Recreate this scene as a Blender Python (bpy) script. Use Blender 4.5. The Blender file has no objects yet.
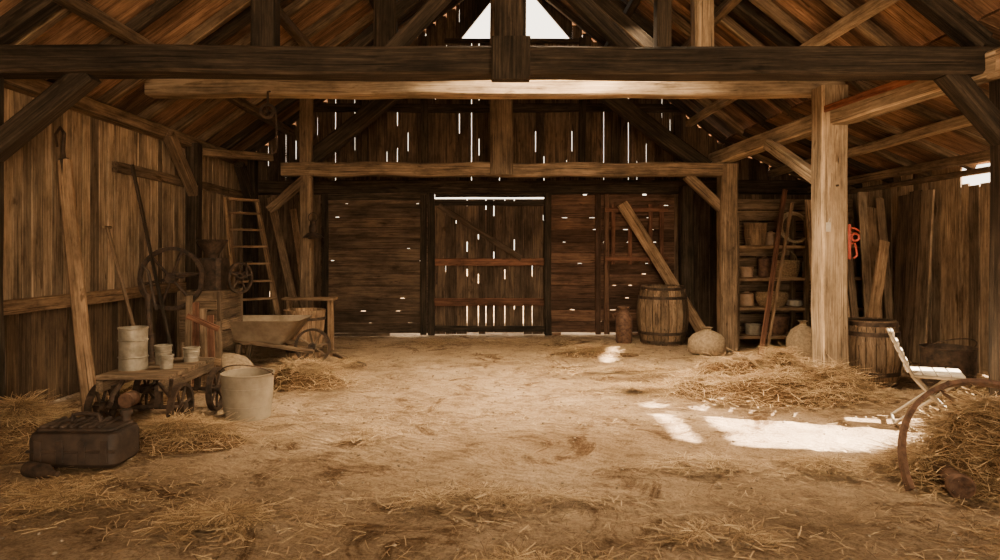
import bpy, math, random
from mathutils import Vector, Matrix, noise
random.seed(7)
R=random.random
def U(a,b): return a+(b-a)*random.random()
V=Vector

# ---------------------------------------------------------------- materials
def new_mat(name):
    m=bpy.data.materials.new(name); m.use_nodes=True
    nt=m.node_tree; nt.nodes.clear()
    out=nt.nodes.new('ShaderNodeOutputMaterial'); b=nt.nodes.new('ShaderNodeBsdfPrincipled')
    nt.links.new(b.outputs[0],out.inputs[0])
    return m,nt,b
def ramp(nt,fac,stops):
    r=nt.nodes.new('ShaderNodeValToRGB'); e=r.color_ramp.elements
    while len(e)<len(stops): e.new(.5)
    for i,(p,c) in enumerate(stops):
        e[i].position=p; e[i].color=(c[0],c[1],c[2],1)
    nt.links.new(fac,r.inputs[0]); return r.outputs[0]
def mixc(nt,mode,fac,a,b):
    n=nt.nodes.new('ShaderNodeMix'); n.data_type='RGBA'; n.blend_type=mode
    if isinstance(fac,(int,float)): n.inputs[0].default_value=fac
    else: nt.links.new(fac,n.inputs[0])
    for s,v in ((n.inputs[6],a),(n.inputs[7],b)):
        if isinstance(v,tuple): s.default_value=(v[0],v[1],v[2],1)
        else: nt.links.new(v,s)
    return n.outputs[2]
def coord(nt,scale,attr='gc'):
    if attr=='gc':
        a=nt.nodes.new('ShaderNodeAttribute'); a.attribute_name='gc'; o=a.outputs['Vector']
    else:
        a=nt.nodes.new('ShaderNodeTexCoord'); o=a.outputs['Object']
    mp=nt.nodes.new('ShaderNodeMapping'); mp.inputs['Scale'].default_value=scale
    nt.links.new(o,mp.inputs[0]); return mp.outputs[0]
def noi(nt,vec,scale,detail=5,rough=.6,dist=0):
    n=nt.nodes.new('ShaderNodeTexNoise'); n.inputs['Scale'].default_value=scale
    n.inputs['Detail'].default_value=detail; n.inputs['Roughness'].default_value=rough
    n.inputs['Distortion'].default_value=dist
    nt.links.new(vec,n.inputs['Vector']); return n.outputs[0]
def bump(nt,b,h,strength=.5,dist=.01):
    n=nt.nodes.new('ShaderNodeBump'); n.inputs['Strength'].default_value=strength; n.inputs['Distance'].default_value=dist
    nt.links.new(h,n.inputs['Height']); nt.links.new(n.outputs[0],b.inputs['Normal'])
def wood(name,dark,mid,light,var=.55,rough=.85,gs=1.0,stain=.6):
    m,nt,b=new_mat(name)
    v=coord(nt,(1.6*gs,48*gs,48*gs)); g=noi(nt,v,1.0,8,.72,.3)
    c=ramp(nt,g,[(.3,dark),(.5,mid),(.72,light)])
    v2=coord(nt,(1.4,4,4)); g2=noi(nt,v2,1.3,6,.7)
    s=ramp(nt,g2,[(.35,(1-stain,1-stain*1.02,1-stain*1.04)),(.62,(1.12,1.1,1.07))])
    c=mixc(nt,'MULTIPLY',1,c,s)
    ge=nt.nodes.new('ShaderNodeNewGeometry')
    r=ramp(nt,ge.outputs['Random Per Island'],[(0,(1-var,1-var,1-var)),(.5,(1,.98,.96)),(1,(1.3,1.27,1.22))])
    c=mixc(nt,'MULTIPLY',1,c,r)
    v3=coord(nt,(1.1,75,75)); g3=noi(nt,v3,1.0,4,.55,.2)
    k=ramp(nt,g3,[(.32,(.10,.08,.07)),(.40,(1,1,1))])
    c=mixc(nt,'MULTIPLY',.85,c,k)
    v4=coord(nt,(3.5,14,14)); g4=noi(nt,v4,1.0,3,.5,.6)
    k4=ramp(nt,g4,[(.27,(.3,.25,.2)),(.36,(1,1,1))])
    c=mixc(nt,'MULTIPLY',.8,c,k4)
    nt.links.new(c,b.inputs['Base Color'])
    b.inputs['Roughness'].default_value=rough
    b.inputs['Specular IOR Level'].default_value=.2
    bump(nt,b,g,.7,.012)
    return m
def plain(name,c1,c2,scale=8,rough=.6,metal=0,bs=.3,spec=.4):
    m,nt,b=new_mat(name)
    v=coord(nt,(1,1,1),'obj'); g=noi(nt,v,scale,6,.65)
    c=ramp(nt,g,[(.35,c1),(.65,c2)])
    nt.links.new(c,b.inputs['Base Color']); b.inputs['Roughness'].default_value=rough
    b.inputs['Metallic'].default_value=metal; b.inputs['Specular IOR Level'].default_value=spec
    bump(nt,b,g,bs,.006); return m

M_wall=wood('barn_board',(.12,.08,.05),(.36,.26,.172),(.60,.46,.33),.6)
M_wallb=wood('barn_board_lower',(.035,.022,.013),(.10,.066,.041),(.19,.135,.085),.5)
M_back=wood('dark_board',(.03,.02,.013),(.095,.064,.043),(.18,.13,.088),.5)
M_red=wood('red_board',(.035,.019,.013),(.105,.058,.038),(.19,.115,.075),.5)
M_beam=wood('dark_beam',(.010,.0075,.0055),(.036,.026,.018),(.10,.074,.052),.3)
M_lbeam=wood('light_beam',(.14,.098,.064),(.38,.28,.185),(.60,.47,.33),.25,stain=.5)
M_mbeam=wood('mid_beam',(.06,.04,.026),(.17,.117,.075),(.31,.225,.15),.35)
M_roof=wood('roof_board',(.08,.043,.025),(.25,.145,.088),(.43,.28,.18),.6)
M_tool=wood('tool_wood',(.12,.07,.04),(.31,.20,.12),(.48,.33,.2),.3,gs=1.3)
M_red2=wood('red_crate_wood',(.05,.022,.014),(.15,.07,.045),(.25,.13,.08),.3)
M_redp=wood('worn_red_beam',(.10,.03,.018),(.26,.09,.055),(.42,.22,.14),.2)
M_barrel=wood('barrel_wood',(.06,.04,.025),(.17,.115,.072),(.30,.21,.135),.45,gs=1.2)
M_iron=plain('rusty_iron',(.02,.015,.012),(.09,.055,.035),14,.7,.5)
M_rust=plain('orange_rust',(.06,.032,.02),(.18,.095,.058),16,.75,.3)
M_tin=plain('old_tin',(.17,.14,.10),(.34,.29,.22),10,.55,.35)
M_bucket=plain('dusty_plastic',(.19,.15,.105),(.33,.27,.19),4,.6,0)
M_tray=plain('worn_sheet_metal',(.20,.145,.095),(.36,.28,.195),5,.6,.1)
M_can=plain('brown_plastic',(.018,.012,.009),(.055,.034,.023),9,.65,0,.3,.3)
M_red_p=plain('red_paint',(.28,.035,.02),(.42,.07,.04),12,.5)
M_white=plain('worn_white_paint',(.36,.31,.25),(.60,.54,.45),9,.6,0,.1)
M_sack=plain('burlap',(.17,.12,.075),(.33,.24,.15),30,.95,0,.5)
M_wick=plain('wicker',(.15,.09,.045),(.36,.24,.13),40,.8,0,.8)
M_clay=plain('pottery',(.26,.16,.09),(.42,.27,.17),6,.5)
M_rope=plain('rope',(.25,.18,.1),(.42,.31,.19),50,.9,0,.8)
def straw_mat():
    m,nt,b=new_mat('straw')
    ge=nt.nodes.new('ShaderNodeNewGeometry')
    c=ramp(nt,ge.outputs['Random Per Island'],[(0,(.11,.062,.028)),(.5,(.35,.22,.105)),(1,(.64,.46,.255))])
    nt.links.new(c,b.inputs['Base Color']); b.inputs['Roughness'].default_value=.7; return m
M_straw=straw_mat()
M_mound=plain('straw_mound',(.05,.028,.014),(.19,.115,.058),45,.95,0,1,.1)
M_stone=plain('pebble',(.14,.10,.07),(.34,.26,.18),20,.95,0,.5,.1)
def floor_mat():
    m,nt,b=new_mat('dirt_floor')
    o=coord(nt,(1,1,1),'obj')
    g1=noi(nt,o,.6,7,.65,.4); g2=noi(nt,o,4.5,9,.75,.6); g3=noi(nt,o,55,5,.75)
    c=ramp(nt,g1,[(.33,(.25,.168,.100)),(.5,(.45,.325,.21)),(.66,(.60,.45,.305))])
    s=ramp(nt,g2,[(.3,(.45,.40,.36)),(.48,(.92,.9,.88)),(.7,(1.18,1.15,1.12))])
    c=mixc(nt,'MULTIPLY',1,c,s)
    p=ramp(nt,g3,[(.35,(.55,.52,.48)),(.55,(1.08,1.08,1.08))])
    c=mixc(nt,'MULTIPLY',.9,c,p)
    g4=noi(nt,o,1.3,10,.80,1.2)
    d=ramp(nt,g4,[(.39,(.30,.23,.17)),(.48,(1,1,1))])
    c=mixc(nt,'MULTIPLY',.9,c,d)
    nt.links.new(c,b.inputs['Base Color']); b.inputs['Roughness'].default_value=.95
    b.inputs['Specular IOR Level'].default_value=.1
    mp=nt.nodes.new('ShaderNodeMapping'); mp.inputs['Rotation'].default_value=(0,0,.5)
    nt.links.new(o,mp.inputs[0])
    w=nt.nodes.new('ShaderNodeTexWave'); w.inputs['Scale'].default_value=4; w.inputs['Distortion'].default_value=9
    w.inputs['Detail'].default_value=4; w.bands_direction='Y'; nt.links.new(mp.outputs[0],w.inputs[0])
    a=nt.nodes.new('ShaderNodeMath'); a.operation='MULTIPLY_ADD'; nt.links.new(w.outputs['Fac'],a.inputs[0]); a.inputs[1].default_value=.2; nt.links.new(g2,a.inputs[2])
    a2=nt.nodes.new('ShaderNodeMath'); a2.operation='MULTIPLY_ADD'; nt.links.new(g3,a2.inputs[0]); a2.inputs[1].default_value=.5; nt.links.new(a.outputs[0],a2.inputs[2])
    bump(nt,b,a2.outputs[0],1.0,.07); return m
M_floor=floor_mat()

# ---------------------------------------------------------------- mesh builder
class MB:
    def __init__(s,name,mats):
        s.n=name; s.m=mats if isinstance(mats,list) else [mats]; s.v=[]; s.f=[]; s.g=[]; s.mi=[]
    def add(s,vs,fs,gs,mat=0):
        o=len(s.v); s.v+=vs; s.g+=gs
        for f in fs: s.f.append(tuple(i+o for i in f)); s.mi.append(mat)
    def beam(s,a,b,w,h,mat=0,jit=.004,cham=.1,seg=None,up=None):
        a=V(a); b=V(b); d=b-a; L=d.length; d.normalize()
        if up is None: up=V((0,0,1)) if abs(d.z)<.85 else V((0,1,0))
        else: up=V(up)
        sd=d.cross(up).normalized(); u=sd.cross(d).normalized()
        n=seg or max(1,min(8,int(L/.6)))
        c=min(w,h)*cham; W=w/2; H=h/2
        pr=[(-W+c,-H),(W-c,-H),(W,-H+c),(W,H-c),(W-c,H),(-W+c,H),(-W,H-c),(-W,-H+c)]
        off=(U(0,50),U(0,50),U(0,50)); vs=[];gs=[];fs=[]
        for i in range(n+1):
            t=i/n; p=a+d*L*t; jx=U(-jit,jit); jy=U(-jit,jit)
            for (x,y) in pr:
                xx=x+jx+U(-jit,jit)*.4; yy=y+jy+U(-jit,jit)*.4
                vs.append(p+sd*xx+u*yy); gs.append((off[0]+L*t,off[1]+x,off[2]+y))
        for i in range(n):
            for k in range(8):
                q=(k+1)%8; fs.append((i*8+k,i*8+q,(i+1)*8+q,(i+1)*8+k))
        fs.append(tuple(range(7,-1,-1))); fs.append(tuple(n*8+k for k in range(8)))
        s.add(vs,fs,gs,mat)
    def lathe(s,prof,M=None,mat=0,seg=32,a0=0,a1=2*math.pi,wob=0):
        M=M or Matrix(); full=abs(a1-a0-2*math.pi)<1e-5; nn=seg if full else seg+1
        vs=[];gs=[];fs=[]; off=U(0,40)
        for (r,z) in prof:
            for k in range(nn):
                a=a0+(a1-a0)*k/seg; rr=r*(1+wob*noise.noise(V((math.cos(a)*1.5+off,math.sin(a)*1.5,z*4))))
                vs.append(M@V((math.cos(a)*rr,math.sin(a)*rr,z))); gs.append((z+off,a*.3+off,r))
        for i in range(len(prof)-1):
            for k in range(seg):
                q=(k+1)%nn; fs.append((i*nn+k,i*nn+q,(i+1)*nn+q,(i+1)*nn+k))
        if full:
            if prof[0][0]>1e-4: fs.append(tuple(range(nn-1,-1,-1)))
            if prof[-1][0]>1e-4: fs.append(tuple((len(prof)-1)*nn+k for k in range(nn)))
        s.add(vs,fs,gs,mat)
    def tube(s,pts,r,mat=0,seg=8,closed=False,taper=None):
        pts=[V(p) for p in pts]; n=len(pts); vs=[];gs=[];fs=[]; L=0; off=U(0,40)
        nrm=None
        for i,p in enumerate(pts):
            if closed: t=(pts[(i+1)%n]-pts[i-1]).normalized()
            else: t=(pts[min(i+1,n-1)]-pts[max(i-1,0)]).normalized()
            if nrm is None: nrm=t.orthogonal().normalized()
            nrm=(nrm-t*nrm.dot(t)).normalized(); bi=t.cross(nrm)
            if i: L+=(p-pts[i-1]).length
            rr=r if taper is None else r*(1+(taper-1)*i/(n-1))
            for k in range(seg):
                a=2*math.pi*k/seg; vs.append(p+nrm*math.cos(a)*rr+bi*math.sin(a)*rr); gs.append((L+off,math.cos(a)*rr+off,math.sin(a)*rr))
        for i in range(n if closed else n-1):
            j=(i+1)%n
            for k in range(seg):
                q=(k+1)%seg; fs.append((i*seg+k,i*seg+q,j*seg+q,j*seg+k))
        if not closed: fs.append(tuple(range(seg-1,-1,-1))); fs.append(tuple((n-1)*seg+k for k in range(seg)))
        s.add(vs,fs,gs,mat)
    def ring(s,c,u,v,r,tr,mat=0,n=40,seg=8,a0=0,a1=None):
        c=V(c);u=V(u).normalized();v=V(v).normalized()
        if a1 is None: s.tube([c+u*r*math.cos(2*math.pi*i/n)+v*r*math.sin(2*math.pi*i/n) for i in range(n)],tr,mat,seg,True)
        else: s.tube([c+u*r*math.cos(a0+(a1-a0)*i/n)+v*r*math.sin(a0+(a1-a0)*i/n) for i in range(n+1)],tr,mat,seg)
    def band(s,c,u,v,r,th,wd,mat=0,n=40,a0=0,a1=2*math.pi):
        c=V(c);u=V(u).normalized();v=V(v).normalized();w=u.cross(v)
        vs=[];gs=[];fs=[]
        for i in range(n+1):
            a=a0+(a1-a0)*i/n; d=u*math.cos(a)+v*math.sin(a)
            for (rr,ww) in ((r,-wd/2),(r,wd/2),(r-th,wd/2),(r-th,-wd/2)):
                vs.append(c+d*rr+w*ww); gs.append((a*r,rr,ww))
        for i in range(n):
            for k in range(4): fs.append((i*4+k,i*4+(k+1)%4,(i+1)*4+(k+1)%4,(i+1)*4+k))
        fs.append((3,2,1,0)); fs.append((n*4,n*4+1,n*4+2,n*4+3))
        s.add(vs,fs,gs,mat)
    def wheel(s,c,u,v,r,spokes,rim=.03,wd=.05,mr=0,ms=0,hub=.05,spr=.012):
        c=V(c);u=V(u).normalized();v=V(v).normalized();w=u.cross(v)
        s.band(c,u,v,r,rim,wd,mr)
        for i in range(spokes):
            a=2*math.pi*i/spokes+.2; d=u*math.cos(a)+v*math.sin(a)
            s.tube([c+d*hub*.6,c+d*(r-rim*.6)],spr,ms,6)
        s.tube([c-w*wd*.9,c-w*wd*.5,c+w*wd*.5,c+w*wd*.9],hub,mr,12)
    def blade(s,p,d,L,w,curl=.1,mat=0):
        d=V(d).normalized(); sd=d.cross(V((R()-.5,R()-.5,1))).normalized()*w/2
        up=V((U(-1,1),U(-1,1),U(-.3,1)))*curl*L
        q=[p, p+d*L*.5+up*.5, p+d*L+up*U(-.3,.6)]
        vs=[];gs=[]
        for x in q:
            if x.z<.004: x.z=.004+R()*.003
            vs+= [x-sd,x+sd]; gs+=[(0,0,0)]*2
        s.add(vs,[(0,1,3,2),(2,3,5,4)],gs,mat)
    def done(s,smooth=35,parent=None):
        xs=[p[0] for p in s.v]; ys=[p[1] for p in s.v]; zs=[p[2] for p in s.v]
        o=V(((min(xs)+max(xs))/2,(min(ys)+max(ys))/2,min(zs)))
        me=bpy.data.meshes.new(s.n); me.from_pydata([V(p)-o for p in s.v],[],s.f)
        for m in s.m: me.materials.append(m)
        me.polygons.foreach_set('material_index',s.mi)
        at=me.attributes.new('gc','FLOAT_VECTOR','POINT'); at.data.foreach_set('vector',[c for g in s.g for c in g])
        me.polygons.foreach_set('use_smooth',[True]*len(s.f))
        me.update(); me.set_sharp_from_angle(angle=math.radians(smooth))
        ob=bpy.data.objects.new(s.n,me); ob.location=o; bpy.context.scene.collection.objects.link(ob)
        return ob
def T(x,y,z,rx=0,ry=0,rz=0):
    return Matrix.Translation((x,y,z))@Matrix.Rotation(rz,4,'Z')@Matrix.Rotation(ry,4,'Y')@Matrix.Rotation(rx,4,'X')

XL=-4.33; XR=5.95; YB=11.8; YF=-3.2; RX=.3; RZ=6.5
SLL=(RZ-3.15)/(RX-XL); SLR=(RZ-3.37)/(4.15-RX)
def roofz(x):
    if x<RX: return RZ-SLL*(RX-x)
    if x<4.15: return RZ-SLR*(x-RX)
    return 3.37-.43*(x-4.15)

# ---------------------------------------------------------------- floor
def build_floor():
    s=MB('floor',M_floor)
    xs=[-40,-20,-10,-6]+[-4.6+i*.06 for i in range(178)]+[7,10,20,40]
    ys=[-40,-15,-5]+[-2+i*.06 for i in range(233)]+[13,16,25,50]
    vs=[]
    for y in ys:
        for x in xs:
            z=0
            if -4.4<x<6 and -2<y<11.7:
                z=.014*noise.noise(V((x*.8,y*.8,0)))+.016*noise.noise(V((x*3,y*3,5)))+.014*noise.noise(V((x*7,y*7,9)))-.014
            vs.append(V((x,y,z)))
    n=len(xs); fs=[(j*n+i,j*n+i+1,(j+1)*n+i+1,(j+1)*n+i) for j in range(len(ys)-1) for i in range(n-1)]
    s.add(vs,fs,[(0,0,0)]*len(vs)); o=s.done(180)
build_floor()

# ---------------------------------------------------------------- walls
def dashes(s,p,q,up,openp,dl,mat):
    p=V(p); q=V(q); L=(q-p).length; d=(q-p)/L; t=0
    while t<L:
        l=U(.15,.7); e=min(L,t+l)
        if e-t>.02: s.beam(p+d*t,p+d*e,.06,.02,mat,.0,.05,1,up=up)
        t=e
        if R()<openp: t+=U(dl*.4,dl)
def vboards(s,fixed,a,b,z0,z1,wmin,wmax,gap,th=.028,mat=0,axis='y',zt=None,zj=.0,biggap=0,bg=.03,out=1,openp=.1,dl=.2,fullp=0):
    t=a
    while t<b:
        w=min(U(wmin,wmax),b-t)
        if b-t-w<.05: w=b-t
        top=(zt(t+w/2) if zt else z1)+U(-zj,zj); g=gap
        if R()<biggap: g=bg*U(.6,1.2)
        off=U(-.006,.006)
        if axis=='y': s.beam((fixed+off,t+w/2,z0),(fixed+off,t+w/2,top),w-g,th,mat,.0012,.15,5,up=(1,0,0))
        else: s.beam((t+w/2,fixed+off,z0),(t+w/2,fixed+off,top),w-g,th,mat,.0012,.15,5,up=(0,1,0))
        e=t+w
        if R()>=fullp:
            tt=min(top,(zt(e+.03) if zt else top))-.02
            if axis=='y': dashes(s,(fixed+out*.03,e,z0),(fixed+out*.03,e,tt),(1,0,0),openp,dl,mat)
            else: dashes(s,(e,fixed+out*.03,z0),(e,fixed+out*.03,tt),(0,1,0),openp,dl,mat)
        t=e+1e-6
s=MB('wall_left',[M_wall,M_wallb,M_mbeam,M_tool])
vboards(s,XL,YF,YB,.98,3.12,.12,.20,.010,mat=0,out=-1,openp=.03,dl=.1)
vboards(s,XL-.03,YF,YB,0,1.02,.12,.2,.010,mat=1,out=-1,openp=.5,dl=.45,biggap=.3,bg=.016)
s.beam((XL+.05,YF,.99),(XL+.05,YB,.99),.08,.13,3,.006,seg=14)
s.beam((XL+.05,7.6,2.45),(XL+.05,YB,2.45),.07,.12,2,.006,seg=10)
s.beam((XL+.08,YF,3.02),(XL+.08,YB,3.02),.16,.16,2,.006,seg=14)
s.done()
s=MB('wall_right',[M_wall,M_wallb,M_mbeam])
vboards(s,XR,YF,3.95,0,2.5,.16,.24,.004,openp=0)
vboards(s,XR,3.95,5.3,0,1.15,.10,.2,.004,zj=.05,openp=0)
vboards(s,XR,3.95,5.3,2.2,2.33,.12,.2,.002,zj=.012,openp=0)
vboards(s,XR,5.3,7.6,0,2.5,.16,.24,.004,openp=0)
vboards(s,XR,7.6,8.4,0,2.33,.17,.27,.008,zj=.04,openp=.0)
vboards(s,XR,8.4,YB,0,2.585,.17,.27,.008,openp=.0)
s.beam((XR-.05,YF,.95),(XR-.05,7.7,.95),.08,.12,2)
s.beam((XR-.05,YF,2.45),(XR-.05,YB,2.45),.08,.07,2)
s.done()
s=MB('wall_back',[M_back,M_red,M_beam,M_mbeam])
GX0,GX1,GZ=-.54,1.45,5.2
zr=lambda x:roofz(x)-.02
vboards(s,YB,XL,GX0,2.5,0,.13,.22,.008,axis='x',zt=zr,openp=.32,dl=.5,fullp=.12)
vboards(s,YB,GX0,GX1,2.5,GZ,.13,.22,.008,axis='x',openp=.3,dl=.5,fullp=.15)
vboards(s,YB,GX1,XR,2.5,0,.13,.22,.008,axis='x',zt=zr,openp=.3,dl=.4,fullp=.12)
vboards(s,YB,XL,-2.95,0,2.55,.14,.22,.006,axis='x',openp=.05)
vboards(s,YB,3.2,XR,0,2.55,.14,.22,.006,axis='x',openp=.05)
def hboards(s,x0,x1,y,z0,z1,mat,openp,dl,g=.006):
    z=z0
    while z<z1:
        w=min(U(.16,.24),z1-z)
        if w<.04: break
        s.beam((x0,y,z+w/2),(x1,y,z+w/2),.03,w-g,mat,.001,.15)
        if z+w<z1-.02: dashes(s,(x0,y+.03,z+w),(x1,y+.03,z+w),(0,1,0),openp,dl,mat)
        z+=w
hboards(s,1.06,3.25,YB-.02,.045,2.5,1,.42,.10)
s.beam((1.06,YB-.03,.02),(1.25,YB-.03,.02),.03,.05,1); s.beam((2.35,YB-.03,.02),(3.25,YB-.03,.02),.03,.05,1)
def tri(a,b,c,mat=2):
    y0,y1=YB-.03,YB+.03; P=[V((x,y,z)) for y in (y0,y1) for x,z in (a,b,c)]
    s.add(P,[(0,1,2),(5,4,3),(0,3,4,1),(1,4,5,2),(2,5,3,0)],[(p.z,p.x,p.y) for p in P],mat)
tri((GX0,GZ),(GX0,roofz(GX0)+.02),(.42,roofz(.42))); tri((GX1,GZ),(GX1,roofz(GX1)+.02),(.42,roofz(.42)))
s.beam((-.8,YB-.07,GZ-.02),(1.6,YB-.07,GZ-.02),.08,.07,2)
s.beam((XL,YB-.08,2.60),(XR,YB-.08,2.60),.16,.24,2,.01)
s.beam((XL,YB-.06,4.0),(4,YB-.06,4.0),.1,.14,2,.01)
for x in (-2.2,-1.15,1.62,2.2,3.3): s.beam((x,YB-.07,2.6),(x,YB-.07,roofz(x)-.2),.12,.1,2)
for x in (1.9,2.05): s.beam((x,YB-.08,0.02),(x,YB-.08,2.5),.09,.07,1)
s.done()
s=MB('wall_front',[M_back,M_beam])
zf=lambda x:roofz(x)-.05
vboards(s,YF,XL,-2.2,0,0,.2,.3,.004,axis='x',zt=zf,openp=0,out=-1)
vboards(s,YF,3.2,XR,0,0,.2,.3,.004,axis='x',zt=zf,openp=0,out=-1)
vboards(s,YF,-2.2,3.2,3.3,0,.2,.3,.004,axis='x',zt=zf,openp=0,out=-1)
s.beam((-2.3,YF+.1,3.3),(3.3,YF+.1,3.3),.2,.2,1)
s.done()
# doors
s=MB('door_1',[M_back,M_beam])
hboards(s,-2.96,-1.08,YB-.13,.045,2.5,0,.42,.10)
s.beam((-2.96,YB-.14,.02),(-1.75,YB-.14,.02),.03,.05,0)
for x in (-2.88,-1.16): s.beam((x,YB-.17,.02),(x,YB-.17,2.47),.11,.05,1)
s.beam((-2.92,YB-.17,2.42),(-1.12,YB-.17,2.42),.05,.1,1)
s.done()
s=MB('door_2',[M_back,M_beam,M_red2,M_iron])
t=-.98; k=0
while t<.95:
    w=U(.12,.2); k+=1; op=k in(3,4,5,6,7,9,10); w=min(w,.97-t)
    zb=.05 if R()<.6 else .02
    s.beam((t+w/2,YB-.05,zb),(t+w/2,YB-.05,2.40),w-(.013 if op else .006),.03,0,.0012,up=(0,1,0)); t+=w
    if t<.95:
        if op: dashes(s,(t,YB-.02,.6),(t,YB-.02,2.4),(0,1,0),.5,.3,0)
        else: dashes(s,(t,YB-.02,.05),(t,YB-.02,2.4),(0,1,0),.35,.2,0)
s.beam((-1.03,YB-.12,.01),(-1.03,YB-.12,2.5),.12,.12,1,.008); s.beam((1.01,YB-.12,.01),(1.01,YB-.12,2.5),.12,.12,1,.008)
s.beam((-1,YB-.11,1.29),(1,YB-.11,1.29),.06,.13,2); s.beam((-1,YB-.11,.59),(1,YB-.11,.59),.06,.13,2)
s.beam((-.9,YB-.12,2.28),(.55,YB-.12,1.35),.05,.10,0)
s.beam((-.97,YB-.11,2.32),(.97,YB-.11,2.32),.05,.09,1)
s.beam((-.97,YB-.11,.12),(.97,YB-.11,.12),.05,.1,1)
s.beam((-.97,YB-.02,2.49),(.97,YB-.02,2.49),.05,.12,1)
s.tube([(-.93,YB-.2,.9),(-.93,YB-.2,1.1)],.015,3)
s.done()
# ---------------------------------------------------------------- roof
s=MB('ceiling',[M_roof])
y=YF-.3
while y<YB+.3:
    w=U(.15,.23); g=.001 if R()<.98 else .005
    yc=y+w/2
    s.beam((RX+.02,yc,RZ+.02),(XL-.4,yc,roofz(XL-.4)+.02),w-g,.03,0,.001,.06,6,up=(0,0,1))
    s.beam((RX-.02,yc,RZ+.05),(4.2,yc,roofz(4.14)+.03),w-g,.03,0,.001,.06,6,up=(0,0,1))
    s.beam((4.05,yc,roofz(4.15)+.04),(XR+.08,yc,roofz(XR+.08)),w-g,.03,0,.001,.06,4,up=(0,0,1))
    y+=w
s.done()
s=MB('roof_rafters',[M_beam,M_mbeam])
y=-2.6
while y<YB-.2:
    for a,b in (((RX,RZ),(XL-.3,None)),((RX,RZ),(4.15,None)),((4.05,None),(XR,None))):
        za=(a[1] or roofz(a[0]))-.07; zb=roofz(b[0])-.07
        s.beam((a[0],y,za),(b[0],y,zb),.09,.11,1 if R()<.6 else 0,.008)
    y+=.83
s.done()
s=MB('roof_purlins',[M_lbeam,M_mbeam,M_beam])
for x,m in ((-3.5,1),(-2.5,1),(-1.6,2),(2.0,2),(2.75,1),(3.5,0),(4.95,0),(5.6,1)):
    s.beam((x,YF,roofz(x)-.18),(x,YB-.05,roofz(x)-.18),.11,.11,m,.008,seg=14)
s.done()
# ---------------------------------------------------------------- frame
def truss(name,Y,zb,h,w,mat,xl,xr,king=True,kw=.3,mk=None,raf=True,kt=None):
    s=MB(name,[mat,M_beam,M_lbeam,M_mbeam])
    s.beam((xl,Y,zb+h/2),(xr,Y,zb+h/2),w,h,0,.012,.1,seg=16)
    if raf:
        s.beam((xl+.1,Y,zb+h+.05),(RX-.05,Y,RZ-.22),.16,.16,1,.01); s.beam((min(xr,4.15)-.1,Y,zb+h+.05),(RX+.05,Y,RZ-.22),.16,.16,1,.01)
    if king: s.beam((.17,Y-.01,zb+.02),(.17,Y-.01,kt or RZ-.3),kw,kw*.9,mk or 1,.008)
    return s
s=truss('tie_beam',5.5,2.93,.225,.26,M_beam,XL+.05,4.35,kw=.25)
s.beam((.17,5.35,2.86),(.17,5.35,3.2),.31,.12,1,.006)
s.beam((-1.85,5.5,3.15),(-1.85,5.5,4.9),.2,.16,1); s.beam((1.42,5.5,3.15),(1.42,5.5,5.4),.12,.14,1); 
s.beam((-3.3,5.5,2.96),(-4.22,5.5,2.2),.17,.17,1,.01); s.beam((3.75,5.5,2.96),(4.25,5.5,2.4),.16,.16,1,.01)
s.beam((1.2,5.5,3.10),(.2,5.5,4.1),.12,.12,1);s.beam((-.85,5.5,3.10),(.1,5.5,4.1),.12,.12,1)
s.done()
s=truss('tie_beam',7.7,3.27,.21,.24,M_lbeam,XL+.4,4.05,kw=.24)
s.beam((2.45,7.7,3.45),(2.45,7.7,4.7),.22,.2,2); s.beam((-1.2,7.7,3.45),(-1.2,7.7,5.3),.26,.2,1)
s.beam((2.3,7.7,3.45),(.3,7.7,5.2),.14,.15,1);s.beam((-2.0,7.7,3.45),(.05,7.7,5.2),.14,.15,1)
s.done()
s=truss('loft_beam',10.0,2.6,.2,.24,M_mbeam,-3.1,3.62,kw=.34,mk=3,raf=False,kt=6.1)
s.beam((1.5,10.2,4.1),(3.3,10.2,2.75),.2,.24,1,.01); s.beam((-1.2,10.2,4.1),(-2.9,10.2,2.75),.2,.24,1,.01)
s.beam((-2.2,10,4.02),(2.6,10,4.02),.18,.18,1,.01)
s.beam((-2.7,9.98,2.62),(-3.3,9.98,2.1),.13,.13,3); s.beam((2.95,10.0,2.62),(3.5,10.0,2.1),.14,.14,3)
s.done()
s=MB('aisle_plate_beam',[M_lbeam,M_redp])
s.beam((3.5,10.4,2.9),(3.77,7.45,2.96),.2,.2,0,.008,seg=6); s.beam((3.77,7.5,2.96),(4.1,5.3,3.0),.2,.2,0,.008,seg=5)
s.beam((4.1,5.4,3.0),(4.3,YF,3.0),.2,.22,0,.008,seg=8)
s.beam((3.645,7.25,3.03),(3.955,5.45,3.08),.03,.07,1,.002,seg=4)
s.done()
s=MB('post',[M_lbeam,M_mbeam,M_iron]); s.beam((3.77,7.4,0),(3.77,7.4,3.3),.29,.27,0,.008,.08,seg=8)
s.beam((3.72,7.56,2.3),(3.56,8.5,2.85),.13,.13,0); 
s.lathe([(.012,0),(.012,.03)],T(3.77,7.25,2.2,math.pi/2),2,8); s.done()
s=MB('post',[M_mbeam]); s.beam((3.56,10.0,0),(3.56,10.0,2.78),.25,.25,0,.008); s.done()
s=MB('post',[M_mbeam]); s.beam((-2.75,10.0,0),(-2.75,10.0,4.1),.17,.17,0,.008); s.done()
s=MB('post',[M_beam]); s.beam((4.26,5.5,0),(4.26,5.5,3.04),.16,.2,0,.008); s.done()
s=MB('post',[M_beam]); s.beam((-4.17,9.4,0),(-4.17,9.4,3.0),.17,.17,0,.008); s.done()
s=MB('post',[M_beam]); s.beam((-4.15,11.55,0),(-4.15,11.55,3.2),.2,.2,0,.008); s.beam((-4.1,10.9,2.9),(-4.1,11.5,2.2),.14,.14);s.done()
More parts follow.
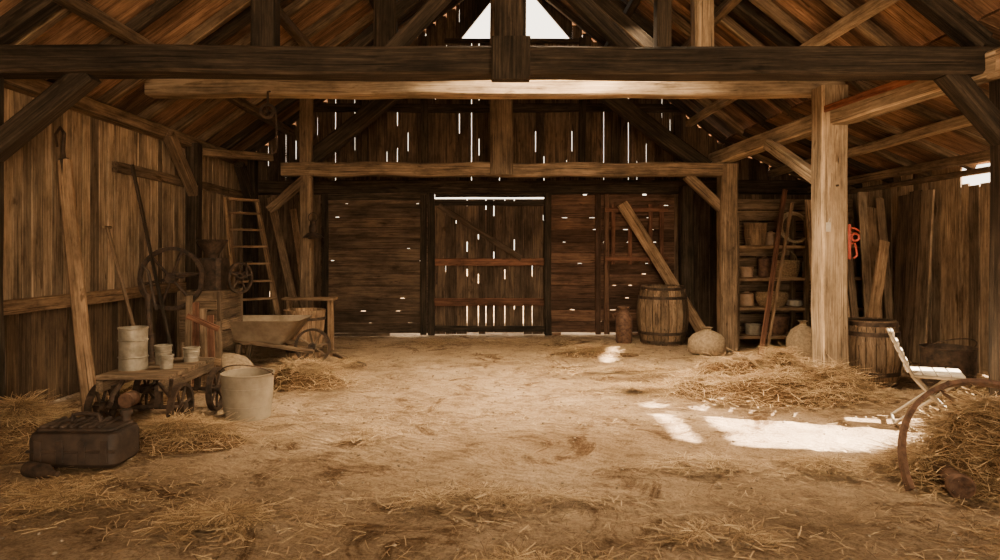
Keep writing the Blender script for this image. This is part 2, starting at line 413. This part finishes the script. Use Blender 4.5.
s=MB('post',[M_beam]); s.beam((-4.15,5.5,0),(-4.15,5.5,3.04),.18,.18,0,.008); s.done()
s=MB('post',[M_beam]); s.beam((3.4,11.55,0),(3.4,11.55,2.6),.22,.2,0,.008); s.done()
s=MB('wall_brace',[M_mbeam]); s.beam((-4.12,9.5,2.9),(-3.55,10.8,3.0),.1,.12); s.beam((-4.15,8.6,3.0),(-4.15,9.35,2.3),.13,.13); s.done()

# ---------------------------------------------------------------- objects
def barrel(name,x,y,r,h,mat=M_barrel):
    s=MB(name,[mat,M_iron]); n=20
    prof=[(r*.82+r*.18*math.sin(math.pi*i/8),h*i/8) for i in range(9)]
    for k in range(n):
        a0=2*math.pi*k/n+.012; a1=2*math.pi*(k+1)/n-.012
        pr=[(prof[0][0]-.03,.03)]+prof+[(prof[-1][0]-.03,h),(prof[-1][0]-.03,h-.05)]
        s.lathe(pr,T(x,y,0),0,2,a0,a1)
    for zz in (.05,.2,.8,.95):
        rr=r*.82+r*.18*math.sin(math.pi*zz)+.006
        s.lathe([(rr-.01,h*zz-.025),(rr,h*zz-.022),(rr,h*zz+.022),(rr-.01,h*zz+.025)],T(x,y,0),1,36)
    for i in range(5):
        w=r*1.56/5; xx=-r*.78+w*(i+.5); L=math.sqrt(max(.001,(r*.79)**2-xx*xx))
        s.beam((x+xx,y-L,h-.06),(x+xx,y+L,h-.06),w*.97,.02,0,.001)
    return s.done()
barrel('wooden_barrel',2.78,10.75,.41,.93)
barrel('wooden_barrel',4.27,7.5,.32,.72)
s=MB('milk_can',[M_rust]); s.lathe([(.12,0),(.13,.02),(.135,.38),(.12,.43),(.085,.48),(.08,.53),(.105,.57),(.10,.585),(.0,.6)],T(2.17,10.8,0),0,24)
s.ring((2.03,10.8,.44),(1,0,0),(0,0,1),.04,.008);s.done()
def sack(name,x,y,rx,ry,h,mat=M_sack,tie=True,lean=0):
    s=MB(name,[mat,M_rope]); n=10
    pr=[(.0,0),(.8,.005),(1.0,.12),(1.03,.35),(.95,.6),(.72,.8),(.35,.93),(.14,.97)]
    if tie: pr+=[(.12,1.0),(.3,1.08),(.0,1.06)]
    else: pr+=[(.0,1.0)]
    M=T(x,y,0)@Matrix.Diagonal((rx,ry,h,1)); s.lathe(pr,M,0,28,wob=.16)
    if tie: s.ring((x,y,h*.985),(1,0,0),(0,1,0),.14*max(rx,ry)+.008,.01,1,16,6)
    return s.done(60)
sack('burlap_sack',3.13,9.6,.27,.22,.36)
sack('burlap_sack',-3.0,7.65,.27,.25,.32,tie=False)
sack('burlap_sack',4.25,9.05,.22,.22,.5)
# fuel can
s=MB('fuel_can',[M_can,M_iron])
X0,Y0=-2.86,4.72
def rbox(s,c,sx,sy,z0,z1,rad,mat=0,n=6,inset=.02):
    out=[]
    for z,i in ((z0,inset),(z0+inset,0),(z1-inset*1.5,0),(z1-inset*.4,inset*.5),(z1,inset*1.6)):
        for q,(cx,cy) in enumerate(((1,1),(-1,1),(-1,-1),(1,-1))):
            for k in range(n+1):
                a=math.pi/2*q+math.pi/2*k/n
                out.append(V((c[0]+cx*(sx/2-rad)+math.cos(a)*(rad-i), c[1]+cy*(sy/2-rad)+math.sin(a)*(rad-i), z)))
    m=4*(n+1); fs=[]
    for L in range(4):
        for k in range(m): fs.append((L*m+k,L*m+(k+1)%m,(L+1)*m+(k+1)%m,(L+1)*m+k))
    fs.append(tuple(range(m-1,-1,-1))); fs.append(tuple(4*m+k for k in range(m)))
    s.add(out,fs,[(p.x,p.y,p.z) for p in out],mat)
rbox(s,(X0,Y0),.62,.36,0.005,.25,.07,inset=.03)
rbox(s,(X0,Y0),.56,.30,.245,.275,.06,inset=.012)
for i in range(7): rbox(s,(X0-.225+.065*i,Y0),.035,.27,.265,.292,.015,inset=.006)
for i in range(4): s.beam((X0-.22+.15*i,Y0-.183,.05),(X0-.22+.15*i,Y0-.183,.2),.05,.015,0,.0,.3,1)
s.beam((X0-.3,Y0-.178,.125),(X0+.3,Y0-.178,.125),.02,.02,0,0,.3,1)
s.lathe([(.03,.26),(.03,.32),(.042,.32),(.042,.35),(.0,.355)],T(X0+.24,Y0+.08,0),0,20)
s.tube([(X0-.1,Y0,.28),(X0-.09,Y0,.335),(X0,Y0,.345),(X0+.09,Y0,.335),(X0+.1,Y0,.28)],.014,0); s.done(40)
# hook pole
s=MB('hay_hook_pole',[M_tool,M_iron])
a=V((-3.50,5.85,0.0)); b=V((-4.12,6.45,2.36)); s.beam(a,b,.13,.09,0,.004,.3,8)
d=(b-a).normalized(); s.tube([b-d*.25,b+d*.02],.045,1,10)
s.tube([b,b+d*.12,b+V((.0,0,.27)),b+V((-.05,.02,.33)),b+V((-.10,.02,.26)),b+V((-.08,.02,.14))],.022,1,8,taper=.5); s.done()
# cart
s=MB('platform_cart',[M_mbeam,M_iron,M_rust])
for i in range(5): s.beam((-3.2,5.5+.19*i,.46),(-2.62,5.5+.19*i,.46),.18,.035,0)
s.beam((-3.16,5.4,.40),(-3.16,6.35,.40),.06,.09,0);s.beam((-2.66,5.4,.40),(-2.66,6.35,.40),.06,.09,0)
for y in (5.52,6.25):
    s.tube([(-3.26,y,.2),(-2.52,y,.2)],.018,1)
    for x in (-3.22,-2.56): s.wheel((x,y,.2),(0,1,0),(0,0,1),.2,7,.028,.05,1,1,.045,.013)
    for x in (-3.1,-2.74): s.beam((x,y,.2),(x,y,.38),.05,.05,1)
s.tube([(-2.68,5.4,.42),(-2.5,5.2,.36),(-2.46,5.15,.5)],.015,1)
s.tube([(-3.0,5.45,.43),(-3.0,5.3,.35),(-2.95,5.18,.3)],.02,1)
s.lathe([(.06,0),(.06,.12)],T(-2.9,5.42,.3,math.pi/2),2,16)
s.done()
zt=.478
def can(name,x,y,z,r,h,mat,open_=True,handle=False,taper=.9):
    s=MB(name,[mat,M_iron]); t=.006
    pr=[(r*taper,0),(r*.97,h*.5),(r,h-.015),(r+.006,h-.01),(r+.006,h),(r-t,h),(r*taper-t,.02),(.0,.018)] if open_ else [(r*taper,0),(r,.01),(r,h*.85),(r*.7,h*.92),(r*.35,h*.95),(r*.35,h),(0,h)]
    s.lathe([(.0,0)]+pr,T(x,y,z),0,32)
    for zz in (.3,.7): s.lathe([(r*(taper+(1-taper)*zz)+.001,h*zz-.006),(r*(taper+(1-taper)*zz)+.006,h*zz),(r*(taper+(1-taper)*zz)+.001,h*zz+.006)],T(x,y,z),0,32)
    if handle: s.ring((x,y,z+h-.02),(1,0,0),(0,-.5,.3),r+.004,.006,1,24,6,0,math.pi)
    return s.done()
can('tin_canister',-3.06,5.72,zt,.115,.36,M_tin,True,False,1.0)
can('tin_can',-2.93,5.98,zt,.07,.17,M_tin); can('tin_can',-2.79,5.75,zt,.055,.12,M_tin); can('tin_can',-2.74,6.12,zt,.07,.13,M_tin)
s=MB('hand_pump',[M_iron,M_iron]); s.tube([(-3.12,6.12,zt),(-3.14,6.12,1.1)],.025,0,12); s.tube([(-3.14,6.12,1.05),(-3.2,6.1,1.25),(-3.17,6.09,1.36),(-3.12,6.09,1.3),(-3.05,6.09,.95)],.014,1); s.lathe([(.07,0),(.07,.02),(.035,.03),(.035,.25)],T(-3.12,6.12,zt),0,16); s.done()
can('plastic_bucket',-2.18,6.0,0,.225,.40,M_bucket,True,True,.88)
# corn sheller
s=MB('corn_sheller',[M_mbeam,M_iron,M_rust,M_tool])
for x in (-3.75,-3.3):
    for y in (8.1,8.75): s.beam((x,y,0),(x,y,1.0),.08,.08,0)
for z in (.35,.95):
    for x in (-3.75,-3.3): s.beam((x,8.1,z),(x,8.75,z),.06,.1,0)
    for y in (8.1,8.75): s.beam((-3.75,y,z),(-3.3,y,z),.06,.1,0)
for i in range(4): s.beam((-3.3,8.06,.45+.13*i),(-3.75,8.06,.45+.13*i),.025,.12,0)
for i in range(4): s.beam((-3.27,8.1,.45+.13*i),(-3.27,8.75,.45+.13*i),.025,.12,0)
s.beam((-3.5,8.4,1.0),(-3.5,8.4,1.4),.3,.3,1,.003,.15); s.lathe([(.08,1.35),(.09,1.45),(.19,1.62),(.18,1.63),(.08,1.46)],T(-3.5,8.4,0),1,20)
s.tube([(-3.95,8.1,1.2),(-3.1,8.6,1.2)],.025,1)
s.wheel((-3.80,7.95,1.16),(1,.1,0),(0,.05,1),.38,6,.045,.05,1,1,.06,.018)
s.wheel((-3.15,8.4,1.15),(.5,1,0),(0,0,1),.2,5,.03,.04,1,1,.04,.014)
s.tube([(-3.15,8.35,1.15),(-3.05,8.35,1.15),(-3.05,8.35,1.35),(-2.98,8.35,1.35)],.013,1)
s.done()
s=MB('leaning_pole',[M_beam]); s.beam((-3.62,7.72,0),(-4.2,7.82,2.5),.04,.04,0,.003,.3); s.done()
s=MB('shovel',[M_mbeam,M_iron]); a=V((-3.75,7.2,0.3)); b=V((-4.22,7.35,1.75)); s.tube([a,b],.02,0,8)
s.tube([b-V((0,.07,0)),b+V((0,.07,0))],.016,0,8)
s.beam((-3.68,7.18,.02),(-3.76,7.2,.36),.22,.012,1,.002,.3,4); s.done()
s=MB('wooden_crate',[M_red2,M_tool,M_mbeam])
for i in range(5): s.beam((-3.2+.075*i,7.05+.03*i,.02),(-3.27+.075*i,7.25,1.0-.07*i),.07,.022,0 if i%2 else 2,.002)
s.beam((-3.22,7.03,.35),(-2.88,7.13,.3),.02,.07,1); s.beam((-3.22,7.08,.8),(-2.92,7.18,.65),.02,.06,0)
s.done()
# ladder
s=MB('step_ladder',[M_tool])
A0=V((-3.58,9.65,0));A1=V((-4.12,10.4,2.3));B0=V((-3.1,10.05,0));B1=V((-3.78,10.8,2.3))
s.beam(A0,A1,.05,.11,0,.003);s.beam(B0,B1,.05,.11,0,.003)
for i in range(8):
    t=.1+.115*i; s.beam(A0.lerp(A1,t),B0.lerp(B1,t),.13,.03,0,.002)
s.beam(A1,B1,.16,.04,0)
s.done()
s=MB('leaning_boards',[M_mbeam,M_tool]); s.beam((-3.0,10.7,0),(-3.75,11.4,2.4),.13,.03,0); s.beam((-2.92,10.9,0),(-3.4,11.5,2.2),.1,.03,1); s.done()
# wheelbarrow : flared sheet tray on a wooden frame, iron wheel at the front
s=MB('wheelbarrow',[M_tray,M_iron,M_mbeam])
def ringpts(x0,x1,y0,y1,z,r,n=5):
    out=[]
    for q,(cx,cy) in enumerate(((x1-r,y1-r),(x0+r,y1-r),(x0+r,y0+r),(x1-r,y0+r))):
        for k in range(n+1):
            a=math.pi/2*q+math.pi/2*k/n; out.append(V((cx+math.cos(a)*r,cy+math.sin(a)*r,z)))
    return out
rows=[ringpts(-3.2,-2.68,8.52,8.92,.29,.06),ringpts(-3.28,-2.60,8.46,8.98,.36,.09),ringpts(-3.46,-2.42,8.34,9.10,.60,.10),ringpts(-3.48,-2.40,8.32,9.12,.61,.11),ringpts(-3.44,-2.44,8.36,9.08,.60,.09),ringpts(-3.26,-2.62,8.48,8.96,.37,.08),ringpts(-3.18,-2.70,8.54,8.90,.31,.05)]
m_=len(rows[0]); vs=[p for r in rows for p in r]
fs=[(i*m_+k,i*m_+(k+1)%m_,(i+1)*m_+(k+1)%m_,(i+1)*m_+k) for i in range(6) for k in range(m_)]
fs+= [tuple(range(m_-1,-1,-1)), tuple(6*m_+k for k in range(m_))]
s.add(vs,fs,[(p.x,p.y,p.z) for p in vs],0)
for yy in (8.5,8.95): s.beam((-3.95,yy,.46),(-2.25,yy,.2),.045,.05,2,.002); s.beam((-3.2,yy,.3),(-3.25,yy,0),.05,.05,2)
s.wheel((-2.32,8.72,.24),(1,0,0),(0,0,1),.235,8,.03,.05,1,2,.05,.016); s.tube([(-2.32,8.48,.22),(-2.32,8.97,.22)],.014,1)
s.done()
s=MB('half_barrel_tub',[M_tool,M_iron])
for k in range(16):
    a0=2*math.pi*k/16+.01;a1=2*math.pi*(k+1)/16-.01
    s.lathe([(.22,.02),(.24,0),(.29,.66),(.275,.66),(.23,.04)],T(-2.62,9.42,0),0,2,a0,a1)
s.lathe([(0,.03),(.24,.03)],T(-2.62,9.42,0),0,24)
for zz in (.1,.54): s.lathe([(.24+.08*zz,zz-.02),(.25+.08*zz,zz-.02),(.254+.08*zz,zz+.02),(.24+.08*zz,zz+.02)],T(-2.62,9.42,0),1,32)
s.done()
s=MB('wooden_bench',[M_tool])
s.beam((-3.05,9.80,.78),(-2.28,9.80,.78),.12,.035,0);s.beam((-3.05,9.925,.78),(-2.28,9.925,.78),.11,.035,0)
for x in (-2.97,-2.36):
    for y,o in ((9.79,-.02),(9.95,.04)): s.beam((x,y+o,0),(x,y,.765),.04,.05,0)
s.done()
s=MB('wooden_stake',[M_mbeam]); s.beam((-2.2,9.4,.025),(-1.6,8.5,.03),.05,.04,0); s.done()
# hanging
s=MB('hanging_lantern',[M_iron,M_tin]); x,y=-2.6,9.80
s.tube([(x,y,2.62),(x,y,2.05)],.004,0,6); s.ring((x,y,1.98),(1,0,0),(0,0,1),.07,.006,0,20,6); s.lathe([(.07,1.66),(.075,1.7),(.05,1.73),(.06,1.78),(.06,1.84),(.04,1.88),(.045,1.91),(.02,1.95)],T(x,y,0),0,20); s.lathe([(.08,1.7),(.16,1.68),(.08,1.75)],T(x,y,0),0,20);s.done()
s=MB('block_pulley',[M_iron,M_rope]); x,y=-2.5,7.5
s.tube([(x,7.575,3.3),(x,y,3.28),(x,y,3.15)],.012,0,6); s.wheel((x,y,3.06),(1,0,0),(0,0,1),.09,4,.03,.04,0,0,.02,.01); s.tube([(x+.09,y,3.06),(x+.1,y,2.7),(x+.09,y,2.6),(x+.05,y,2.58),(x+.04,y,2.64)],.012,0,6); s.done()
s=MB('hanging_frame',[M_red2]); 
for x in (2.15,2.45,2.8,3.0): s.beam((x,YB-.15,1.25),(x,YB-.15,2.3),.07,.04)
s.beam((2.0,YB-.18,2.2),(3.1,YB-.18,2.2),.04,.07); s.beam((2.0,YB-.18,1.35),(3.1,YB-.18,1.35),.04,.07); s.done()
s=MB('leaning_plank',[M_tool]); s.beam((3.62,11.15,.02),(2.28,11.5,2.3),.05,.19,0,up=(1,0,1)); s.done()
# shelf
s=MB('storage_shelf',[M_tool,M_mbeam,M_mbeam])
SH=(.16,.60,1.05,1.55)
for z in SH:
    for i in range(3): s.beam((3.75,10.28+.17*i,z),(5.8,10.28+.17*i,z+U(-.01,.01)),.165,.045,0)
for x in (3.78,4.85,5.78):
    for y in (10.22,10.68): s.beam((x,y,0),(x,y,2.0),.07,.06,1)
z=.1
while z<2.25:
    w=U(.15,.22); s.beam((3.8,10.76,z+w/2),(5.85,10.76,z+w/2),.025,w-.02,2); z+=w
s.done()
def basket(name,x,y,z,r,h,mat=M_wick,handle=True):
    s=MB(name,[mat]); n=9
    s.lathe([(0,0),(r*.8,0)],T(x,y,z+.004),0,24)
    for i in range(n):
        zz=h*i/(n-1); rr=r*(.8+.25*math.sin(zz/h*2.2)); s.ring((x,y,z+.01+zz),(1,0,0),(0,1,0),rr,h/n*.62,0,28,6)
    if handle: s.ring((x,y,z+h),(1,0,0),(0,0,1),r*.95,.008,0,20,6,0,math.pi)
    return s.done()
zz=.026
basket('wicker_basket',4.62,10.4,SH[2]+zz,.18,.24); basket('wicker_basket',4.40,10.42,SH[1]+zz,.22,.2,handle=False); basket('wicker_basket',5.4,10.45,SH[0]+zz,.2,.22); basket('wicker_basket',5.3,10.45,SH[2]+zz,.18,.2)
can('wooden_tub',4.14,10.4,SH[3]+zz,.17,.34,M_tool,taper=.85)
can('clay_jar',4.02,10.45,SH[1]+zz,.11,.22,M_clay,False); can('clay_jar',4.02,10.45,SH[2]+zz,.1,.16,M_clay,True); can('clay_jar',5.0,10.45,SH[2]+zz,.10,.28,M_tin,False); can('clay_jar',4.28,10.4,SH[2]+zz,.09,.33,M_rust,False); can('clay_jar',4.42,10.5,SH[3]+zz,.08,.22,M_clay,False)
can('paint_can',4.1,10.4,SH[0]+zz,.12,.16,M_tin); can('paint_can',4.5,10.45,SH[0]+zz,.17,.28,M_rust,taper=.75); can('paint_can',5.45,10.45,SH[1]+zz,.12,.25,M_tin); can('paint_can',5.15,10.4,SH[1]+zz,.1,.2,M_rust)
s=MB('stacked_plates',[M_white])
for i in range(6): s.lathe([(0,0),(.07,0),(.12,.02),(.12,.026),(.07,.008),(0,.008)],T(4.74,10.38,SH[1]+zz+.013*i),0,24)
s.done()
s=MB('rope_coil',[M_rope])
for i in range(9): s.ring((4.66+.015*i,10.22+.03*i,1.58+.27),(1,.15,0),(0,.25,1),.24-.012*(i%3),.014,0,32,6)
s.done()
s=MB('jar_row',[M_tin,M_clay])
for i in range(6): s.lathe([(0,0),(.05,0),(.05,.12),(.03,.15),(.035,.18),(0,.18)],T(4.98+.13*i,10.42+U(-.05,.05),SH[3]+zz),i%2,14)
s.done()
s=MB('leaning_lumber',[M_tool,M_mbeam,M_wall])
for i in range(8):
    x=4.65+.14*i; s.beam((x+U(-.1,.15),9.3+.02*i,0.0),(x+U(-.05,.25),9.95,2.35+U(-.25,.1)),U(.09,.16),.03,i%3,.003)
s.done()
s=MB('leaning_lath',[M_red2]); s.beam((3.86,9.5,0),(4.4,9.95,2.4),.07,.03); s.done()
s=MB('leaning_lath',[M_tool]); s.beam((3.98,9.6,0),(4.52,9.98,2.2),.04,.03); s.done()
s=MB('leaning_slab',[M_tool]); s.beam((4.95,8.75,0.0),(5.35,9.05,1.62),.14,.04); s.done()
s=MB('loose_barn_board',[M_back,M_wall]); 
for i in range(3): s.beam((5.72-.02*i,9.35-.26*i,0),(5.84,9.4-.26*i,2.3+U(-.08,.08)),.24,.03,0 if i<2 else 1,.004,up=(1,0,0))
s.done()
s=MB('red_pulley_bracket',[M_red_p,M_iron])
s.tube([(3.93,7.3,1.74),(3.99,7.3,1.74),(4.04,7.3,1.71)],.010,0); s.ring((4.0,7.3,1.64),(1,0,0),(0,0,1),.04,.012,0,20,8); s.tube([(3.93,7.3,1.58),(4.0,7.3,1.57),(4.02,7.3,1.44),(3.98,7.3,1.41)],.011,0)
s.beam((3.93,7.3,1.40),(3.93,7.3,1.78),.03,.04,0,0,.1,1); s.done()
s=MB('paper_tag',[M_white]); s.beam((3.68,7.25,1.7),(3.68,7.25,1.80),.05,.006,0,0,.05,1); s.tube([(3.68,7.25,1.80),(3.70,7.25,1.85)],.003,0,5); s.done()
# folding chair
s=MB('folding_chair',[M_white,M_tin,M_tool]); 
def L(u,v,z):
    an=math.radians(-28); c,si=math.cos(an),math.sin(an); return V((3.76+u*si*-1+v*c, 5.8+u*c+v*si, z))
for u in (-.2,.2):
    s.tube([L(u,.28,0.0),L(u,-.08,.42),L(u,-.16,.6),L(u,-.25,.78)],.015,1)
    s.tube([L(u*.9,-.22,0.0),L(u*.9,.26,.42)],.015,1)
    s.tube([L(u,-.1,.43),L(u,.3,.43)],.014,1)
s.tube([L(-.2,.28,.012),L(.2,.28,.012)],.012,1); s.tube([L(-.18,-.22,.012),L(.18,-.22,.012)],.012,1); s.tube([L(-.2,-.25,.78),L(.2,-.25,.78)],.013,1)
for i in range(4): s.beam(L(-.2,-.06+.1*i,.45),L(.2,-.06+.1*i,.45),.09,.014,0,.001)
for i in range(4): s.beam(L(-.21,-.12-.035*i,.50+.083*i),L(.21,-.12-.035*i,.50+.083*i),.016,.084,0,.0005)
s.done()
can('metal_tub',4.74,6.9,0,.25,.5,M_iron,True,True,.85)
s=MB('wagon_wheel_rim',[M_rust,M_mbeam]); c=V((3.32,4.16,.02)); u=V((1,.06,0)); v=V((0,.62,.78))
s.band(c,u,v,.74,.03,.05,0,48,.0,math.pi)
for a in (.9,1.9): 
    d=u.normalized()*math.cos(a)+v.normalized()*math.sin(a); s.tube([c+d*.08+V((0,0,.02)),c+d*.72],.014,0,8)
s.done()
s=MB('clay_pipe',[M_rust,M_iron]); s.lathe([(.065,0),(.075,.01),(.075,.05),(.06,.07),(.06,.4),(.045,.4),(.045,.02),(.065,0)],T(2.82,3.98,.08,-math.pi/2,0,-.3),0,24); s.done()
s=MB('glass_bottle',[M_iron]); s.lathe([(0,0),(.05,0),(.05,.17),(.02,.22),(.02,.28),(0,.28)],T(-3.05,4.4,.055,math.pi/2,0,1.2),0,16); s.done()

# ---------------------------------------------------------------- straw
def pile(x,y,rx,ry,h,n,name='straw_pile',Lr=(.08,.26),wmax=.005):
    s=MB(name,[M_mound,M_straw]); off=U(0,50)
    def H(a,b):
        r2=a*a+b*b
        if r2>=1: return 0
        return h*(1-r2)**1.1*(1+.9*noise.noise(V((a*2.4+off,b*2.4,0)))+.4*noise.noise(V((a*6+off,b*6,3))))
    if h>.04:
        N=30; vs=[];gs=[]
        for j in range(N+1):
            for i in range(N+1):
                a=-1+2*i/N;b=-1+2*j/N; m=max(abs(a),abs(b)); r=math.hypot(a,b) or 1; a*=m/r; b*=m/r
                z=H(a,b)+.06*h*noise.noise(V((a*14,b*14,off)))-.012
                vs.append(V((x+a*rx*.92,y+b*ry*.92,z))); gs.append((a,b,0))
        s.add(vs,[(j*(N+1)+i,j*(N+1)+i+1,(j+1)*(N+1)+i+1,(j+1)*(N+1)+i) for j in range(N) for i in range(N)],gs,0)
    for _ in range(n):
        an=U(0,6.283); rr=abs(random.gauss(0,.52)); 
        if h>.3 and R()<.7: rr=math.sqrt(R())*1.05
        if rr>1.35: continue
        a=math.cos(an)*rr; b=math.sin(an)*rr
        if h<=.04 and noise.noise(V((a*2+off,b*2,0)))<-.05: continue
        z=H(a,b)+U(.0,.03 if h>.04 else .015)
        th=U(0,6.283); L=U(*Lr)
        px=max(-4.25,min(5.85,x+a*rx))
        s.blade(V((px,y+b*ry,z+.005)),(math.cos(th),math.sin(th),U(-.25,.3) if h>.04 else U(0,.06)),L,U(.0025,wmax),.16,1)
    return s.done(60)
pile(2.95,7.05,1.15,.72,.31,10000)
pile(3.38,4.42,.66,.5,.40,16000,wmax=.006)
pile(-2.05,7.45,.5,.36,.19,4000)
pile(-2.4,5.2,.55,.3,.12,3200)
pile(-3.6,5.15,.45,.55,.2,4000)
pile(5.0,6.4,.7,.7,.18,4000)
pile(-3.5,6.9,.45,.6,.12,1800)
pile(1.5,9.6,.7,.3,.05,2000)
S='scattered_straw'; SL=(.05,.16)
pile(2.45,4.55,.6,.22,.035,4500,S,SL)
pile(1.45,4.6,.35,.2,.035,2600,S,SL)
pile(.0,3.95,.7,.2,.035,5500,S,SL)
pile(-1.45,3.65,.5,.25,.035,4500,S,SL)
pile(-2.6,4.0,.7,.4,.03,4500,S,SL)
pile(1.2,3.45,.35,.15,.03,1800,S,SL)
pile(-.4,10.6,1.8,.6,.03,4000,S,SL)
pile(1.6,8.2,1.2,.5,.03,4500,S,SL)
pile(-1.2,5.4,.8,.5,.03,2500,S,SL)
pile(1.5,7.1,.6,.4,.03,3000,S,SL)
pile(3.0,3.3,.7,.4,.03,5500,S,SL)
pile(-1.9,8.7,.6,.5,.03,2500,S,SL)
pile(.2,3.1,.5,.2,.03,2000,S,SL)
s=MB('loose_straw',[M_straw])
for _ in range(30000):
    x=U(-4.1,5.6); y=U(2.2,11.5)
    if noise.noise(V((x*.7,y*.7,3)))<-.05+R()*.3-.18: continue
    if 1.9<x<3.6 and 5.0<y<6.2 and R()<.8: continue
    th=U(0,6.283); s.blade(V((x,y,.006)),(math.cos(th),math.sin(th),U(0,.06)),U(.03,.13),U(.0025,.0045),.08,0)
s.done(60)
s=MB('floor_pebbles',[M_stone])
for _ in range(1500):
    x=U(-4,5.5); y=U(2.2,11.3); r=U(.004,.014)
    s.lathe([(0,-r*.4),(r*.8,-.2*r),(r,.2*r),(r*.6,.6*r),(0,.75*r)],T(x,y,.002,U(-.3,.3),0,U(0,6)),0,6,wob=.5)
s.done(60)

# ---------------------------------------------------------------- lights
w=bpy.data.worlds.new('sky'); bpy.context.scene.world=w; w.use_nodes=True
bg=w.node_tree.nodes['Background']; bg.inputs[0].default_value=(1,.86,.67,1); bg.inputs[1].default_value=5.0
def sun(d,e,col,ang=.6):
    l=bpy.data.lights.new('sun','SUN'); l.energy=e; l.color=col; l.angle=math.radians(ang)
    o=bpy.data.objects.new('sun',l); bpy.context.scene.collection.objects.link(o)
    o.rotation_euler=V(d).to_track_quat('-Z','Y').to_euler(); o.location=(8,0,8)
sun((-1,.3,-.55),150,(1,.84,.62))
def area(name,loc,tgt,sx,sy,e,col,spread=180):
    l=bpy.data.lights.new(name,'AREA'); l.shape='RECTANGLE'; l.size=sx; l.size_y=sy; l.energy=e; l.color=col; l.spread=math.radians(spread)
    o=bpy.data.objects.new(name,l); bpy.context.scene.collection.objects.link(o); o.location=loc
    o.rotation_euler=(V(tgt)-V(loc)).to_track_quat('-Z','Y').to_euler()
area('overhead_fill',(.9,6.6,4.0),(.8,7.2,0),2.2,1.6,520,(1,.75,.46),120)  # added warm fill hung under the closed roof; no roof opening here
area('doorway_lamp',(1.2,-2.4,2.4),(-.4,8,2.1),4.0,2.2,560,(1,.75,.45))
# ---------------------------------------------------------------- camera
c=bpy.data.cameras.new('cam'); c.sensor_width=36; c.lens=24.0; c.shift_x=.01; c.shift_y=-.03
o=bpy.data.objects.new('cam',c); bpy.context.scene.collection.objects.link(o); o.location=(0,0,1.5); o.rotation_euler=(math.pi/2,0,0)
bpy.context.scene.camera=o
